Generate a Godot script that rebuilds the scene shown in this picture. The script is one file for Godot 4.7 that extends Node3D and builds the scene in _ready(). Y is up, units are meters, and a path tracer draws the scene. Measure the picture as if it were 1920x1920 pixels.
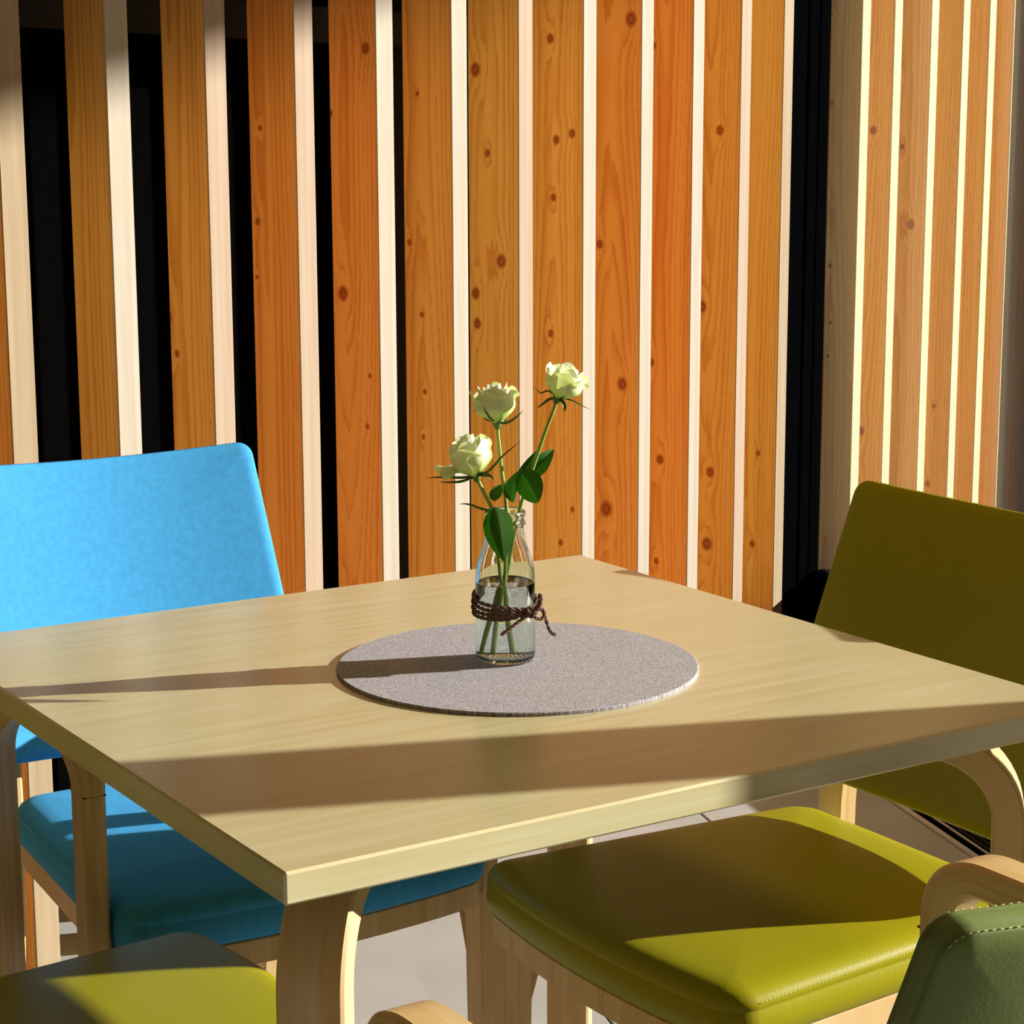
extends Node3D
# A sunlit table corner: square birch table, four bentwood armchairs, roses in a bottle, a wall of upright larch fins and a glazed side.
# World axes: x right, y up, -z away from the camera. Helper coordinates "(x, y, f)" count f away from the camera.

const YAW := 57.3268              # heading of the table's long grain, degrees right of the view
const WALL := 34.5                # heading of the fin wall
const GLASS := -15.79             # heading of the glazing
const TABLE_AT := Vector2(-0.038, 1.924)
const SUN_AZ := 77.3
const LAMP := 0.40
const SUN_EL := 17.0

var names := {}
var rng := RandomNumberGenerator.new()
var mats := {}

# ---------------------------------------------------------------- mesh building
class M:
	var v := PackedVector3Array()
	var t := PackedVector2Array()
	var g := PackedInt32Array()
	var strip := -1
	func tri(a: Vector3, b: Vector3, c: Vector3, ua := Vector2.ZERO, ub := Vector2.ZERO, uc := Vector2.ZERO) -> void:
		v.append(a); v.append(b); v.append(c); t.append(ua); t.append(ub); t.append(uc); g.append(strip)
	func quad(a: Vector3, b: Vector3, c: Vector3, d: Vector3, ua := Vector2.ZERO, ub := Vector2.ZERO, uc := Vector2.ZERO, ud := Vector2.ZERO) -> void:
		tri(a, b, c, ua, ub, uc)
		tri(a, c, d, ua, uc, ud)
	func volume() -> float:
		var s := 0.0
		for i in range(0, v.size(), 3):
			s += v[i].dot(v[i + 1].cross(v[i + 2]))
		return s
	func add_to(mesh: ArrayMesh, mat: Material, smooth: bool, flip: bool) -> void:
		if v.is_empty():
			return
		var st := SurfaceTool.new()
		st.begin(Mesh.PRIMITIVE_TRIANGLES)
		for i in range(0, v.size(), 3):
			for k in ([0, 2, 1] if flip else [0, 1, 2]):
				st.set_uv(t[i + k])
				st.set_smooth_group(0 if smooth else g[i / 3])
				st.add_vertex(v[i + k])
		st.generate_normals()
		st.index()
		st.set_material(mat)
		st.commit(mesh)

func solid(m: M, mat: Material, smooth := false, other: M = null, other_mat: Material = null, other_smooth := false) -> ArrayMesh:
	var mesh := ArrayMesh.new()
	var flip := (m.volume() + (other.volume() if other else 0.0)) > 0.0
	m.add_to(mesh, mat, smooth, flip)
	if other:
		other.add_to(mesh, other_mat, other_smooth, flip)
	return mesh

func numbered(called: String) -> String:
	var n: int = names.get(called, 0)
	names[called] = n + 1
	return called if n == 0 else "%s_%03d" % [called, n]

func put(called: String, mesh: Mesh, parent: Node = null) -> MeshInstance3D:
	var o := MeshInstance3D.new()
	o.mesh = mesh
	if parent == null:
		o.name = numbered(called)
		add_child(o)
	else:
		o.name = called
		parent.add_child(o, true)
		if o.name != called:
			var n := 1
			while parent.has_node("%s_%03d" % [called, n]):
				n += 1
			o.name = "%s_%03d" % [called, n]
	return o

func holder(called: String, parent: Node = null) -> Node3D:
	var o := Node3D.new()
	if parent == null:
		o.name = numbered(called)
		add_child(o)
	else:
		o.name = called
		parent.add_child(o, true)
	return o

func tag(o: Node, label := "", category := "", group := "", kind := "") -> void:
	if label: o.set_meta("label", label)
	if category: o.set_meta("category", category)
	if group: o.set_meta("group", group)
	if kind: o.set_meta("kind", kind)

func P(x: float, y: float, f: float) -> Vector3:
	return Vector3(x, y, -f)

func heading(deg: float) -> Vector3:
	return Vector3(sin(deg_to_rad(deg)), 0, -cos(deg_to_rad(deg)))

# box with chamfered edges; uv in metres with the grain along axis g
func box_uv(p: Vector3, n: int, g: int) -> Vector2:
	if n == g:
		return Vector2(p[(g + 1) % 3], p[(g + 2) % 3])
	return Vector2(p[3 - n - g], p[g])

func add_box(m: M, c: Vector3, s: Vector3, bev := 0.0, g := 1) -> void:
	var h := s * 0.5
	var b := Vector3.ONE * minf(bev, 0.49 * minf(s.x, minf(s.y, s.z)))
	var i := h - b
	for n in 3:
		var a1 := (n + 1) % 3
		var a2 := (n + 2) % 3
		for sg in [-1.0, 1.0]:
			var q: Array[Vector3] = []
			for k in [[-1, -1], [1, -1], [1, 1], [-1, 1]]:
				var p := Vector3.ZERO
				p[n] = h[n] * sg
				p[a1] = i[a1] * k[0]
				p[a2] = i[a2] * k[1]
				q.append(p)
			if sg < 0: q.reverse()
			m.quad(c + q[0], c + q[1], c + q[2], c + q[3], box_uv(q[0], n, g), box_uv(q[1], n, g), box_uv(q[2], n, g), box_uv(q[3], n, g))
	if bev <= 0.0:
		return
	for n in 3:
		var a1 := (n + 1) % 3
		var a2 := (n + 2) % 3
		for s1 in [-1.0, 1.0]:
			for s2 in [-1.0, 1.0]:
				var q: Array[Vector3] = []
				for k in [[-1, 0], [1, 0], [1, 1], [-1, 1]]:
					var p := Vector3.ZERO
					p[n] = i[n] * k[0]
					p[a1] = (h[a1] if k[1] == 0 else i[a1]) * s1
					p[a2] = (i[a2] if k[1] == 0 else h[a2]) * s2
					q.append(p)
				if s1 * s2 < 0: q.reverse()
				m.quad(c + q[0], c + q[1], c + q[2], c + q[3], box_uv(q[0], a1, g), box_uv(q[1], a1, g), box_uv(q[2], a1, g), box_uv(q[3], a1, g))
	for sx in [-1.0, 1.0]:
		for sy in [-1.0, 1.0]:
			for sz in [-1.0, 1.0]:
				var k := Vector3(sx, sy, sz)
				var p1 := Vector3(h.x, i.y, i.z) * k
				var p2 := Vector3(i.x, h.y, i.z) * k
				var p3 := Vector3(i.x, i.y, h.z) * k
				if sx * sy * sz > 0: m.tri(c + p1, c + p2, c + p3)
				else: m.tri(c + p1, c + p3, c + p2)

func box_mesh(s: Vector3, mat: Material, bev := 0.0, c := Vector3.ZERO, g := 1) -> ArrayMesh:
	var m := M.new()
	add_box(m, c, s, bev, g)
	return solid(m, mat)

# closed outline with rounded corners; every straight side is divided
func rounded(corners: Array, radii: Array, divide := 8, arc := 6) -> PackedVector2Array:
	var out := PackedVector2Array()
	var n := corners.size()
	for i in n:
		var p: Vector2 = corners[i]
		var a: Vector2 = corners[(i + n - 1) % n]
		var b: Vector2 = corners[(i + 1) % n]
		var r: float = radii[i]
		var da := (a - p).normalized()
		var db := (b - p).normalized()
		var half := acos(clampf(da.dot(db), -1, 1)) * 0.5
		var cut := r / tan(half)
		var start := p + da * cut
		var stop := p + db * cut
		var mid := p + (da + db).normalized() * (r / sin(half))
		if r < 1e-5:
			out.append(p)
		else:
			var a0 := (start - mid).angle()
			var a1 := a0 + wrapf((stop - mid).angle() - a0, -PI, PI)
			for k in arc + 1:
				out.append(mid + Vector2.from_angle(lerpf(a0, a1, float(k) / arc)) * r)
		var q: Vector2 = b
		var dq: Vector2 = corners[(i + 2) % n]
		var rq: float = radii[(i + 1) % n]
		var hq := acos(clampf((p - q).normalized().dot((dq - q).normalized()), -1, 1)) * 0.5
		var to := q + (p - q).normalized() * (rq / tan(hq))
		for k in range(1, divide):
			out.append(stop.lerp(to, float(k) / divide))
	return out

func inset(o: PackedVector2Array, d: float) -> PackedVector2Array:
	var n := o.size()
	var area := 0.0
	for i in n:
		area += o[i].cross(o[(i + 1) % n])
	var sg := signf(area)
	var out := PackedVector2Array()
	for i in n:
		var e1 := (o[i] - o[(i + n - 1) % n]).normalized()
		var e2 := (o[(i + 1) % n] - o[i]).normalized()
		var n1 := Vector2(-e1.y, e1.x) * sg
		var n2 := Vector2(-e2.y, e2.x) * sg
		var nn := (n1 + n2).normalized()
		out.append(o[i] + nn * (d / maxf(0.5, nn.dot(n1))))
	return out

# stack of rings of one outline: steps are (level, inset); caps close to the middle over shrinking rings; shape(p2, level) places a point
func slab(m: M, o: PackedVector2Array, steps: Array, shape: Callable, cap_rings: Array = [], low_rings: Array = []) -> void:
	var rings: Array[PackedVector2Array] = []
	var levels: Array[float] = []
	for s in steps:
		rings.append(inset(o, s.y) if s.y != 0.0 else o)
		levels.append(s.x)
	var mid := Vector2.ZERO
	for p in o: mid += p
	mid /= o.size()
	var first := rings[0]
	var last := rings[-1]
	for s in cap_rings:      # (scale, level)
		var r := PackedVector2Array()
		for p in last: r.append(mid + (p - mid) * s.x)
		rings.append(r); levels.append(s.y)
	for s in low_rings:
		var r := PackedVector2Array()
		for p in first: r.append(mid + (p - mid) * s.x)
		rings.push_front(r); levels.push_front(s.y)
	var n := o.size()
	for k in rings.size() - 1:
		var run := 0.0
		for i in n:
			var j := (i + 1) % n
			var step := o[i].distance_to(o[j])
			var a: Vector3 = shape.call(rings[k][i], levels[k])
			var b: Vector3 = shape.call(rings[k][j], levels[k])
			var c: Vector3 = shape.call(rings[k + 1][j], levels[k + 1])
			var d: Vector3 = shape.call(rings[k + 1][i], levels[k + 1])
			m.quad(a, b, c, d, rings[k][i], rings[k][j], rings[k + 1][j], rings[k + 1][i])
			run += step
	for e in [0, rings.size() - 1]:
		var r := rings[e]
		var cm: Vector3 = shape.call(mid, levels[e])
		for i in n:
			var j := (i + 1) % n
			var a: Vector3 = shape.call(r[i], levels[e])
			var b: Vector3 = shape.call(r[j], levels[e])
			if e == 0: m.tri(cm, b, a, mid, r[j], r[i])
			else: m.tri(cm, a, b, mid, r[i], r[j])

# rectangular bar swept along a path; side is the constant sideways direction; broad faces go to m, the two edge faces to e
func sweep(m: M, e: M, path: Array, side: Vector3, half_w: Array, half_t: Array, bev := 0.003) -> void:
	var n := path.size()
	var rings := []
	var run := [0.0]
	for i in n:
		var tan: Vector3 = (path[mini(i + 1, n - 1)] - path[maxi(i - 1, 0)]).normalized()
		var up := side.cross(tan).normalized()
		var w: float = half_w[i] if half_w.size() > 1 else half_w[0]
		var t: float = half_t[i] if half_t.size() > 1 else half_t[0]
		var r: Array[Vector3] = []
		for k in [[w - bev, t], [-w + bev, t], [-w, t - bev], [-w, -t + bev], [-w + bev, -t], [w - bev, -t], [w, -t + bev], [w, t - bev]]:
			r.append(path[i] + side * k[0] + up * k[1])
		rings.append(r)
		if i: run.append(run[-1] + path[i].distance_to(path[i - 1]))
	var girth := [0.0, half_w[0] * 2, half_w[0] * 2 + bev, half_w[0] * 2 + half_t[0] * 2, half_w[0] * 2 + half_t[0] * 2 + bev, half_w[0] * 4, half_w[0] * 4 + bev, half_w[0] * 4 + half_t[0] * 2, half_w[0] * 4 + half_t[0] * 4]
	for i in n - 1:
		for k in 8:
			var j := (k + 1) % 8
			var into: M = e if (k == 2 or k == 6) and e else m
			var u0: float = girth[k]
			var u1: float = girth[k + 1]
			if into == e:
				u0 = 0.0; u1 = half_t[0] * 2
			into.strip = k + 1
			into.quad(rings[i][k], rings[i][j], rings[i + 1][j], rings[i + 1][k], Vector2(u0, run[i]), Vector2(u1, run[i]), Vector2(u1, run[i + 1]), Vector2(u0, run[i + 1]))
	m.strip = -1
	for s in [0, n - 1]:
		for k in range(1, 7):
			if s == 0: m.tri(rings[s][0], rings[s][k + 1], rings[s][k])
			else: m.tri(rings[s][0], rings[s][k], rings[s][k + 1])

func lathe(m: M, profile: Array, seg := 48, closed := true) -> void:
	var n := profile.size()
	for i in (n if closed else n - 1):
		var p: Vector2 = profile[i]
		var q: Vector2 = profile[(i + 1) % n]
		for k in seg:
			var a := TAU * k / seg
			var b := TAU * (k + 1) / seg
			var p1 := Vector3(cos(a) * p.x, p.y, sin(a) * p.x)
			var p2 := Vector3(cos(b) * p.x, p.y, sin(b) * p.x)
			var q1 := Vector3(cos(a) * q.x, q.y, sin(a) * q.x)
			var q2 := Vector3(cos(b) * q.x, q.y, sin(b) * q.x)
			if p.x > 1e-6 and q.x > 1e-6: m.quad(p1, p2, q2, q1)
			elif p.x > 1e-6: m.tri(p1, p2, q1)
			elif q.x > 1e-6: m.tri(p1, q2, q1)

func curve(points: Array, n: int) -> Array[Vector3]:     # Catmull-Rom through the points
	var out: Array[Vector3] = []
	var last := points.size() - 1
	for i in n + 1:
		var s := float(i) / n * last
		var k := mini(int(s), last - 1)
		var a: Vector3 = points[k]
		out.append(a.cubic_interpolate(points[k + 1], points[maxi(k - 1, 0)] if k > 0 else a * 2 - points[1], points[k + 2] if k + 2 <= last else points[last] * 2 - points[last - 1], s - k))
	return out

func tube(m: M, path: Array, r0: float, r1: float, sides := 8) -> void:
	var n := path.size()
	var ref := Vector3(0.31, 0.2, 0.93).normalized()
	var rings := []
	for i in n:
		var tan: Vector3 = (path[mini(i + 1, n - 1)] - path[maxi(i - 1, 0)]).normalized()
		var a := tan.cross(ref).normalized()
		var b := tan.cross(a)
		var r := lerpf(r0, r1, float(i) / (n - 1))
		var ring: Array[Vector3] = []
		for k in sides:
			ring.append(path[i] + (a * cos(TAU * k / sides) + b * sin(TAU * k / sides)) * r)
		rings.append(ring)
	for i in n - 1:
		for k in sides:
			var j := (k + 1) % sides
			m.quad(rings[i][k], rings[i][j], rings[i + 1][j], rings[i + 1][k], Vector2(float(k) / sides, i * 0.1), Vector2(float(k + 1) / sides, i * 0.1), Vector2(float(k + 1) / sides, i * 0.1 + 0.1), Vector2(float(k) / sides, i * 0.1 + 0.1))
	for k in range(1, sides - 1):
		m.tri(rings[0][0], rings[0][k + 1], rings[0][k])
		m.tri(rings[n - 1][0], rings[n - 1][k], rings[n - 1][k + 1])

# open sheet f(u, v) with u in [-1, 1], v in [0, 1]
func patch(m: M, nu: int, nv: int, f: Callable) -> void:
	for i in nu:
		for j in nv:
			var u0 := -1.0 + 2.0 * i / nu
			var u1 := -1.0 + 2.0 * (i + 1) / nu
			var v0 := float(j) / nv
			var v1 := float(j + 1) / nv
			m.quad(f.call(u0, v0), f.call(u1, v0), f.call(u1, v1), f.call(u0, v1), Vector2(u0 * 0.5 + 0.5, v0), Vector2(u1 * 0.5 + 0.5, v0), Vector2(u1 * 0.5 + 0.5, v1), Vector2(u0 * 0.5 + 0.5, v1))

# ---------------------------------------------------------------- textures
func picture(w: int, h: int, f: Callable) -> ImageTexture:
	var d := PackedByteArray()
	d.resize(w * h * 3)
	var at := 0
	for y in h:
		for x in w:
			var c: Color = f.call(x, y)
			d[at] = clampi(int(c.r * 255.0), 0, 255); d[at + 1] = clampi(int(c.g * 255.0), 0, 255); d[at + 2] = clampi(int(c.b * 255.0), 0, 255)
			at += 3
	return ImageTexture.create_from_image(Image.create_from_data(w, h, false, Image.FORMAT_RGB8, d))

func noise(s: int, freq: float, oct := 3) -> FastNoiseLite:
	var n := FastNoiseLite.new()
	n.seed = s
	n.noise_type = FastNoiseLite.TYPE_SIMPLEX_SMOOTH
	n.frequency = freq
	n.fractal_octaves = oct
	return n

# broad face of a fin: 0.11 m by 2 m of larch, knots given as (depth share, height, radius)
func fin_picture(s: int, knots: Array, arch: float) -> ImageTexture:
	var w := 64
	var h := 1280
	var wander := noise(s, 0.9, 2)
	var fine := noise(s + 50, 1.0, 2)
	var d := PackedByteArray()
	d.resize(w * h * 3)
	var light := Color(0.90, 0.74, 0.475)
	var dark := Color(0.75, 0.485, 0.24)
	var core := Color(0.50, 0.25, 0.12)
	var at := 0
	for y in h:
		var hh := 2.0 * (1.0 - (y + 0.5) / h)
		var cx := 0.010 * wander.get_noise_2d(hh * 0.7, 3.0) + 0.010
		var dep := 0.010 + arch * (0.030 + 0.034 * wander.get_noise_2d(hh * 0.42, 40.0)) * (1.0 + 0.25 * sin(hh * 2.3 + s))
		var near := []
		for k in knots:
			if absf(hh - k.y) < k.z * 9.0:
				near.append(k)
		for x in w:
			var u := (x + 0.5) / w
			var xx := (u - 0.5) * 0.11
			var R := sqrt((xx - cx) * (xx - cx) + dep * dep) + 0.0016 * fine.get_noise_2d(u * 5.0, hh * 3.0)
			R += 0.0016 * wander.get_noise_1d(R * 420.0)
			var c_in := 0.0
			var ring := 0.0
			for k in near:
				var dx: float = xx - (k.x - 0.5) * 0.11
				var dy: float = hh - k.y
				var e := dx * dx + dy * dy * 0.16
				R += k.z * 0.62 * exp(-e / (k.z * k.z * 2.2)) * signf(xx - cx + 0.0001)
				var rr: float = sqrt(dx * dx * 1.15 + dy * dy * 0.62) / (k.z * 0.72)
				if rr < 1.3:
					c_in = maxf(c_in, smoothstep(1.3, 0.75, rr))
					ring = 0.5 + 0.5 * sin(rr * 9.0)
			var q := fposmod(R / 0.0068, 1.0)
			var late := pow(q, 2.5) * (1.0 - smoothstep(0.9, 1.0, q))
			var tone := 0.5 + 0.5 * fine.get_noise_2d(u * 3.0, hh * 0.6)
			var grit := fine.get_noise_2d(u * 70.0, hh * 4.0) * 0.05
			var c := light.lerp(dark, clampf(late * 0.72 + (0.5 - tone) * 0.5 + grit, 0, 1))
			if c_in > 0.0:
				c = c.lerp(core.lerp(dark, ring * 0.55), c_in * 0.85)
			d[at] = int(c.r * 255.0); d[at + 1] = int(c.g * 255.0); d[at + 2] = int(c.b * 255.0)
			at += 3
	return ImageTexture.create_from_image(Image.create_from_data(w, h, false, Image.FORMAT_RGB8, d))

func grain_picture(w: int, h: int, s: int, light: Color, dark: Color, across: float, along: float, flecks := 0.0) -> ImageTexture:
	var a := noise(s, 1.0, 3)
	var b := noise(s + 9, 1.0, 2)
	return picture(w, h, func(x, y):
		# wraps along both sides by mixing two shifted reads
		var u := float(x) / w
		var v := float(y) / h
		var n := a.get_noise_2d(u * across, v * along) * (1.0 - v) + a.get_noise_2d(u * across, (v - 1.0) * along) * v
		var t := b.get_noise_2d(u * across * 4.0, v * along * 1.5) * (1.0 - v) + b.get_noise_2d(u * across * 4.0, (v - 1.0) * along * 1.5) * v
		var k := 0.45 + n * 0.9 + t * 0.3
		if flecks > 0.0:
			k += flecks * maxf(0.0, b.get_noise_2d(u * across * 9.0 + 90.0, v * along * 9.0) - 0.35)
		return light.lerp(dark, clampf(k, 0, 1)))

func material(called: String, color: Color, rough: float, tex: Texture2D = null, scale := Vector3.ONE) -> StandardMaterial3D:
	var m := StandardMaterial3D.new()
	m.resource_name = called
	m.albedo_color = color
	m.roughness = rough
	m.metallic_specular = 0.35
	m.cull_mode = BaseMaterial3D.CULL_DISABLED
	if tex:
		m.albedo_texture = tex
		m.uv1_scale = scale
	mats[called] = m
	return m

func lin(r: float, g: float, b: float) -> Color:
	return Color(r, g, b).linear_to_srgb()

func make_materials() -> void:
	var maple := grain_picture(384, 384, 3, Color(1, 1, 1), Color(0.95, 0.915, 0.85), 24.0, 3.0, 0.2)
	var m := material("birch_top", lin(0.532, 0.5054, 0.304), 0.34, maple, Vector3(2.4, 1.1, 1))
	m.metallic_specular = 0.65
	m.clearcoat_enabled = true; m.clearcoat = 1.0; m.clearcoat_roughness = 0.28
	material("birch_edge", lin(0.532, 0.4408, 0.2584), 0.5, grain_picture(128, 256, 5, Color(1, 1, 1), Color(0.8, 0.7, 0.52), 9.0, 2.0), Vector3(9, 2.0, 1))
	var birch := grain_picture(96, 256, 6, Color(1, 1, 1), Color(0.91, 0.85, 0.74), 7.0, 1.6)
	material("birch_wood", lin(0.58, 0.435, 0.23), 0.42, birch, Vector3(11, 2.2, 1))
	var ply := picture(64, 4, func(x, _y):
		var q: float = fposmod(x / 64.0 * 11.0, 1.0)
		var k := 0.62 + 0.38 * smoothstep(0.0, 0.16, q) * smoothstep(1.0, 0.84, q)
		return Color(0.72, 0.55, 0.38).lerp(Color(1, 1, 1), k))
	material("birch_plies", lin(0.54, 0.40, 0.21), 0.5, ply, Vector3(1.0 / 0.03, 1, 1))
	material("dark_joint", lin(0.09, 0.045, 0.02), 0.7)
	# fabrics and leather
	var fuzz := noise(21, 0.45, 3)
	var felt := picture(256, 256, func(x, y):
		var k := 0.93 + 0.10 * fuzz.get_noise_2d(x, y) + 0.05 * fuzz.get_noise_2d(x * 0.12, y * 0.12)
		return Color(k, k, k))
	var f := material("blue_felt", lin(0.0418, 0.3192, 0.6688), 0.85, felt, Vector3(5, 5, 1))
	f.rim_enabled = true; f.rim = 0.15; f.rim_tint = 0.8
	for row in [["olive_leather", lin(0.2432, 0.2242, 0.00456), 0.42], ["green_leather", lin(0.1292, 0.1748, 0.0532), 0.5]]:
		var l := material(row[0], row[1], row[2])
		var bump := NoiseTexture2D.new()
		bump.width = 256; bump.height = 256; bump.seamless = true; bump.as_normal_map = true; bump.bump_strength = 1.6
		bump.noise = noise(31, 0.09, 3)
		l.metallic_specular = 0.25
		l.normal_enabled = true; l.normal_texture = bump; l.normal_scale = 0.10
		l.uv1_scale = Vector3(9, 9, 1)
	material("thread_olive", lin(0.5472, 0.5624, 0.19), 0.7)
	material("thread_green", lin(0.38, 0.4408, 0.1824), 0.7)
	material("thread_blue", lin(0.0228, 0.152, 0.3192), 0.8)
	var speck := noise(41, 0.9, 1)
	var speck2 := noise(42, 0.35, 2)
	var mat_t := picture(512, 512, func(x, y):
		var k := 0.82 + 0.42 * speck.get_noise_2d(x * 1.7, y * 1.7) + 0.12 * speck2.get_noise_2d(x, y)
		return Color(k, k * 0.985, k * 0.98))
	material("grey_felt", lin(0.45, 0.445, 0.485), 0.95, mat_t, Vector3(3.4, 3.4, 1))
	# building
	var cloudy := noise(51, 0.012, 4)
	var tile := picture(128, 128, func(x, y):
		var k := 0.95 + 0.06 * cloudy.get_noise_2d(x * 1.4, y * 1.4)
		return Color(k, k * 0.995, k * 0.985))
	material("floor_tile", lin(0.375, 0.395, 0.405), 0.38, tile, Vector3(1.3, 1.3, 1))
	material("grout", lin(0.06, 0.055, 0.05), 0.9)
	material("dark_wall", lin(0.0012, 0.0012, 0.0012), 0.95).specular_mode = BaseMaterial3D.SPECULAR_DISABLED
	material("dark_rail", lin(0.008, 0.008, 0.0075), 0.8)
	material("frame_black", lin(0.0010, 0.0011, 0.0014), 0.6).specular_mode = BaseMaterial3D.SPECULAR_DISABLED
	material("steel", lin(0.4712, 0.456, 0.4408), 0.35).metallic = 0.9
	material("warm_plaster", lin(0.22, 0.16, 0.10), 0.9)
	material("ceiling_wood", lin(0.85, 0.68, 0.44), 0.8)
	material("paving", lin(0.55, 0.47, 0.37), 0.9)
	material("roof_grey", lin(0.2, 0.2, 0.2), 0.9)
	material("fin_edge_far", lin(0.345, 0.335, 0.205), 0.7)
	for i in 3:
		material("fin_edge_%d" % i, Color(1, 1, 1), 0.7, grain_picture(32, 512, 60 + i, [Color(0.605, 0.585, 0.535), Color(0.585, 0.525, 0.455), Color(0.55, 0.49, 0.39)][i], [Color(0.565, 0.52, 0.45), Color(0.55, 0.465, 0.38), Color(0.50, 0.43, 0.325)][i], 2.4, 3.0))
	var pane := material("clear_glass", Color(1, 1, 1, 0.04), 0.02)
	pane.transparency = BaseMaterial3D.TRANSPARENCY_ALPHA
	var bottle := material("bottle_glass", Color(0.97, 1.0, 0.985, 0.0), 0.0)
	bottle.refraction_enabled = true; bottle.refraction_scale = 0.05; bottle.transparency = BaseMaterial3D.TRANSPARENCY_ALPHA
	var water := material("water", Color(0.99, 1.0, 1.0, 0.0), 0.0)
	water.refraction_enabled = true; water.refraction_scale = 0.033; water.transparency = BaseMaterial3D.TRANSPARENCY_ALPHA
	# flowers
	var blush := picture(4, 64, func(_x, y):
		var v: float = y / 63.0
		return Color(0.76, 0.83, 0.48).lerp(Color(0.95, 0.965, 0.93), smoothstep(0.0, 0.62, v)))
	for row in [["petal", blush, Color(1, 1, 1)], ["petal_outer", blush, Color(0.95, 0.97, 0.82)]]:
		var p := material(row[0], row[2], 0.6, row[1])
		p.backlight_enabled = true; p.backlight = lin(0.42, 0.46, 0.22)
	material("stem", lin(0.23, 0.32, 0.055), 0.45)
	var veins := picture(128, 128, func(x, y):
		var u: float = absf(x / 127.0 - 0.5) * 2.0
		var v: float = y / 127.0
		var side := fposmod((v - u * 0.35) * 8.0, 1.0)
		var k := maxf(smoothstep(0.06, 0.0, u), 0.5 * smoothstep(0.12, 0.0, minf(side, 1.0 - side)) * (1.0 - u))
		return Color(0.19, 0.38, 0.10).lerp(Color(0.36, 0.54, 0.20), k))
	var leaf := material("leaf", Color(0.85, 0.9, 0.85), 0.42, veins)
	leaf.backlight_enabled = true; leaf.backlight = lin(0.25, 0.42, 0.06)
	material("sepal", lin(0.0836, 0.152, 0.0304), 0.5)
	material("twine", lin(0.15, 0.085, 0.07), 0.95)

# ---------------------------------------------------------------- setting
const FIN_S := [-0.042, 0.165, 0.3735, 0.582, 0.793, 1.008, 1.218, 1.441, 1.659, 1.869, 2.080, 2.281]
const FIN_D := [0.08, 0.081, 0.089, 0.098, 0.101, 0.108, 0.114, 0.122, 0.122, 0.122, 0.122, 0.122]
const KNOTS := {
	1: [Vector3(0.5, 0.2, 0.006)],
	2: [Vector3(0.79, 0.962, 0.0134), Vector3(0.63, 0.905, 0.0067), Vector3(0.84, 1.054, 0.0067)],
	3: [Vector3(0.7, 1.104, 0.007), Vector3(0.62, 1.255, 0.0053), Vector3(0.74, 1.013, 0.0044), Vector3(0.76, 0.565, 0.0062)],
	4: [Vector3(0.18, 1.387, 0.011), Vector3(0.83, 1.28, 0.0074), Vector3(0.65, 0.973, 0.0139), Vector3(0.19, 0.833, 0.0046), Vector3(0.25, 0.744, 0.0055)],
	5: [Vector3(0.62, 1.316, 0.0049), Vector3(0.8, 1.051, 0.0068), Vector3(0.58, 0.921, 0.0058), Vector3(0.54, 0.78, 0.0058), Vector3(0.58, 0.696, 0.0058)],
	6: [Vector3(0.8, 1.363, 0.0143), Vector3(0.58, 1.209, 0.0081), Vector3(0.33, 1.008, 0.0142), Vector3(0.82, 0.945, 0.0122), Vector3(0.79, 0.888, 0.0112)],
	7: [Vector3(0.63, 1.427, 0.0106), Vector3(0.21, 1.245, 0.0095), Vector3(0.51, 1.233, 0.0096), Vector3(0.57, 1.121, 0.0085), Vector3(0.62, 0.852, 0.0085), Vector3(0.19, 0.5, 0.0063), Vector3(0.42, 0.429, 0.0074)],
	8: [Vector3(0.21, 1.472, 0.0165), Vector3(0.8, 1.019, 0.01), Vector3(0.33, 0.731, 0.0144), Vector3(0.64, 0.463, 0.0178)],
	9: [Vector3(0.79, 1.428, 0.0081), Vector3(0.85, 0.995, 0.0058), Vector3(0.58, 0.542, 0.0115), Vector3(0.64, 0.314, 0.0081), Vector3(0.78, 0.754, 0.0093)],
	10: [Vector3(0.41, 1.251, 0.0119), Vector3(0.51, 0.486, 0.0132), Vector3(0.73, 0.861, 0.0144), Vector3(0.56, 0.319, 0.0168)],
	11: [Vector3(0.47, 0.287, 0.0099), Vector3(0.38, 0.505, 0.0074)],
}
const WALL_AT := Vector2(-0.6756, 2.911)

# one upright fin in wall coordinates: x along the wall, y up, -z into the wall
func fin_mesh(width: float, depth: float, low: float, high: float, side: Material, front: Material) -> ArrayMesh:
	var a := M.new()
	var b := M.new()
	var r := 0.0015
	for y0 in [0]:
		var pl := func(x, z): return [Vector3(x, low, -z), Vector3(x, high, -z)]
		var c := [Vector2(0, r), Vector2(r, 0), Vector2(width - r, 0), Vector2(width, r), Vector2(width, depth), Vector2(0, depth)]
		for k in 6:
			var p: Vector2 = c[k]
			var q: Vector2 = c[(k + 1) % 6]
			var A: Array = pl.call(p.x, p.y)
			var B: Array = pl.call(q.x, q.y)
			var front_face: bool = k <= 2
			var up: float = p.x / width if front_face else p.y / 0.122
			var uq: float = q.x / width if front_face else q.y / 0.122
			var s := 0.5
			var into: M = b if front_face else a
			into.quad(A[0], B[0], B[1], A[1], Vector2(up, 1.0 - low * s), Vector2(uq, 1.0 - low * s), Vector2(uq, 1.0 - high * s), Vector2(up, 1.0 - high * s))
		for y in [low, high]:
			var p0 := Vector3(0, y, -r); var p1 := Vector3(width, y, -r); var p2 := Vector3(width, y, -depth); var p3 := Vector3(0, y, -depth)
			if y == low: a.quad(p0, p3, p2, p1)
			else: a.quad(p0, p1, p2, p3)
	return solid(a, side, false, b, front, false)

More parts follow.
